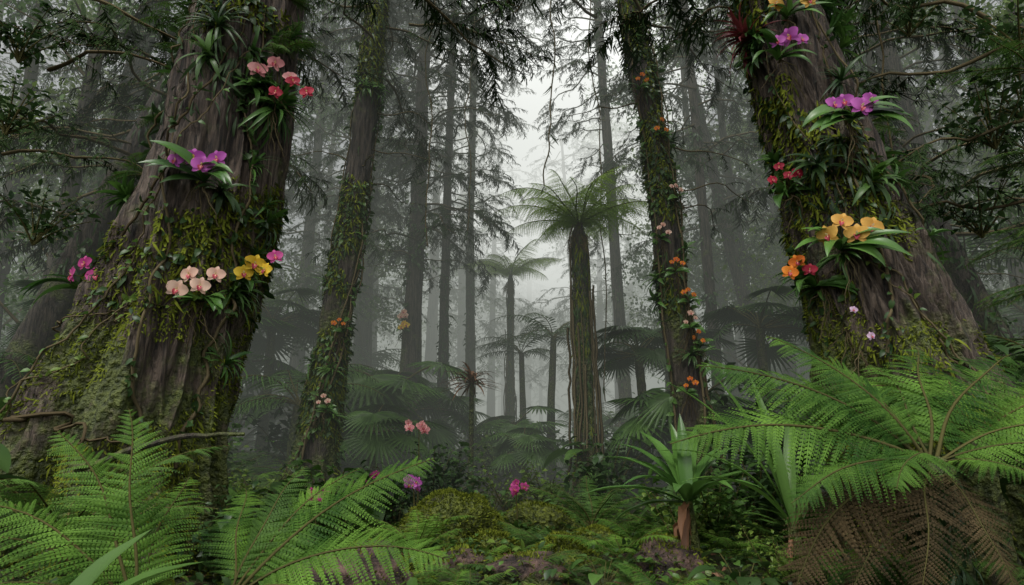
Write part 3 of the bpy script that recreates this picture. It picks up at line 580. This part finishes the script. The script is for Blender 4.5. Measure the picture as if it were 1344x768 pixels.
def gorchid(x,y,z,col,nf=4,size=.13):
    g=float(H(x,y));o=[tube(np.array([[x,y,g-.05],[x+.02,y,(g+z)/2],[x,y,z]]),[.012,.010,.006],STEM,6)]
    p=np.array([x,y,z])+rng.normal(0,.06,(nf,3));o.append(stamp(FLW[col],frame(p,rng.normal(0,.2,(nf,3))+[0,0,1],rng.normal(0,.3,(nf,3))+[0,-1,.2],U(size*.8,size*1.2,nf))))
    o.append(rotz(straps(7,.4,.06,LEAF),0,(x,y,g)));obj('ground_orchid',cat(o))
gorchid(-1.35,9.3,1.4,'pink',6,.13);gorchid(-1.25,8.3,.72,'purple',7,.12);gorchid(.05,8.6,.62,'magenta',7,.11);gorchid(-2.15,7.2,.62,'magenta',5,.11);gorchid(-1.95,9.0,.72,'magenta',4,.11)
P,_=arc(R(25),R(-5),1.3,14);P[:,2]+=.05*fbm(np.linspace(0,5,14),0,0,2)
obj('fallen_branch',rotz(tube(P,np.linspace(.035,.015,14),B_MID,8),az(10),(-3.5,5.2,1.05)))
o=[]
for x,y,z0,z1 in [(.75,11,5.9,12),(1.9,13,2,12),(-1.0,14,6,14),(4.6,9,2,11),(-1.7,12,5,13),(5.6,8.5,1.5,10),(-5.2,9,1,10)]:
    t=np.linspace(0,1,60);P=np.stack([x+.25*fbm(t*5+x,0,0,3),y+.2*fbm(t*5,x,0,3),z0+(z1-z0)*t],1);o.append(tube(P,.014,VINE,5))
    i=rng.integers(0,60,50);o.append(stamp(HANG,frame(P[i],rng.normal(0,.5,(50,3))+[0,0,-1],rng.normal(0,1,(50,3)),U(.1,.35,50))))
obj('hanging_lianas',cat(o))
cn=[]
for x,y,z,a,s in [(-6.5,7.5,7.4,20,1.2),(-6.8,8,6.6,-10,1.1),(-5.9,9,8.8,30,1.2),(-1.2,9,9.5,200,1.1),(6.8,7.5,6.5,160,1.1),(7.0,7,5.2,170,1.),(6.9,8,7.8,200,1.3),(4.9,9,8.5,180,1.1),(-7,8,5.0,10,.9),(6.9,7.8,4.4,185,.9),(-4.5,9,8.8,-30,1.1),(1.9,12,10.2,200,1.2),(-1.9,10,8.7,0,.9),(-6.5,8,7.9,10,1.2),(6.8,8,7.2,190,1.2)]:
    cn.append(rotz(LIMBS[rng.integers(5)],az(a),(x,y,z),s))
TW=[bush(.9,200,LFD,(.07,.15)) for _ in range(2)]
obj('overhanging_branches',cat(cn))
rb=[]
for x,y,z in [(6.6,7.2,6.2),(6.2,7.4,4.9),(6.8,7.6,5.4),(6.3,8,3.9),(6.9,7.0,3.3),(-6.7,7.6,5.2),(-6.4,8.,3.8),(-6.9,7.8,6.4),(5.9,8.2,7.1)]:
    rb.append(rotz(TW[rng.integers(2)],U(0,6),(x,y,z),1.1))
for x,y,z,a in [(6.4,6.9,5.7,170),(6.5,6.9,3.6,175),(6.7,7.2,4.6,190),(6.3,6.6,2.9,180)]:
    for q in range(5): rb.append(rotz(frond(U(.9,1.3),U(0,.5),U(-.9,-.3),PIN[FERN2],26,.3,U(-.1,.1)),az(a+U(-50,50)),(x,y,z)))
obj('side_foliage',cat(rb))
# ---------------------------------------------------------------- mist
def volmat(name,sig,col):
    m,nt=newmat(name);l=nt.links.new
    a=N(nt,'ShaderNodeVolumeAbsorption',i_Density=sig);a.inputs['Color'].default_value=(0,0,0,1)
    e=N(nt,'ShaderNodeEmission',i_Strength=1.0);e.inputs[0].default_value=(col[0]*sig,col[1]*sig,col[2]*sig,1)  # fog glows by itself: emission stands in for scattered sky light
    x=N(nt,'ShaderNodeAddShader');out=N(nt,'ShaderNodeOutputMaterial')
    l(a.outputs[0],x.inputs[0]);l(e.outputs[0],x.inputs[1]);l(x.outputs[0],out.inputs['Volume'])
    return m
def volobj(name,m,loc,sc3,sphere=False):
    import bmesh
    bm=bmesh.new()
    if sphere: bmesh.ops.create_icosphere(bm,subdivisions=4,radius=1)
    else: bmesh.ops.create_cube(bm,size=2)
    me=bpy.data.meshes.new(name);bm.to_mesh(me);bm.free();me.materials.append(m)
    o=bpy.data.objects.new(name,me);sc.collection.objects.link(o);o.location=loc;o.scale=sc3
volobj('emissive_mist',volmat('emissive_mist_volume',.024,(.205,.222,.195)),(0,80,8),(140,71,13))  # self-lit haze with even glow, also acts as ambient fill
volobj('emissive_mist_bank',volmat('emissive_mist_bank_volume',.07,(1.9,1.93,1.86)),(2.8,36,24),(9.5,12,15.5),True)  # brighter emissive ellipsoid added for the glow in the upper centre gap
volobj('emissive_mist_bank',volmat('emissive_mist_bank_low_volume',.03,(.60,.63,.58)),(1.5,40,10),(15,15,15),True)  # fainter emissive ellipsoid, added to carry the glow into the lower centre
# ---------------------------------------------------------------- light
w=bpy.data.worlds.new('World');sc.world=w;w.use_nodes=True;nt=w.node_tree;nt.nodes.clear()
EL=R(62);AZ=R(200)
sk=N(nt,'ShaderNodeTexSky',sky_type='NISHITA',sun_disc=False,sun_elevation=EL,sun_rotation=AZ,dust_density=4.0)
hs=N(nt,'ShaderNodeHueSaturation',i_Saturation=.1,i_Value=1.6);bg=N(nt,'ShaderNodeBackground',i_Strength=.14);out=N(nt,'ShaderNodeOutputWorld')
nt.links.new(sk.outputs[0],hs.inputs['Color']);nt.links.new(hs.outputs[0],bg.inputs[0]);nt.links.new(bg.outputs[0],out.inputs[0])
sl=bpy.data.lights.new('sun','SUN');sl.energy=1.5;sl.angle=R(14);sl.color=(1,.96,.86);so=bpy.data.objects.new('sun',sl);sc.collection.objects.link(so)
d=-Vector((math.sin(AZ)*math.cos(EL),math.cos(AZ)*math.cos(EL),math.sin(EL)));so.rotation_euler=d.to_track_quat('-Z','Y').to_euler()
sc.view_settings.view_transform='Standard';sc.view_settings.look='None';sc.view_settings.exposure=0
cd=bpy.data.cameras.new('camera');cd.lens=22;cd.sensor_width=36;cd.clip_end=1000;cd.clip_start=.05
co=bpy.data.objects.new('camera',cd);sc.collection.objects.link(co);co.location=(0,0,1.3);co.rotation_euler=(R(90+13),0,0);sc.camera=co
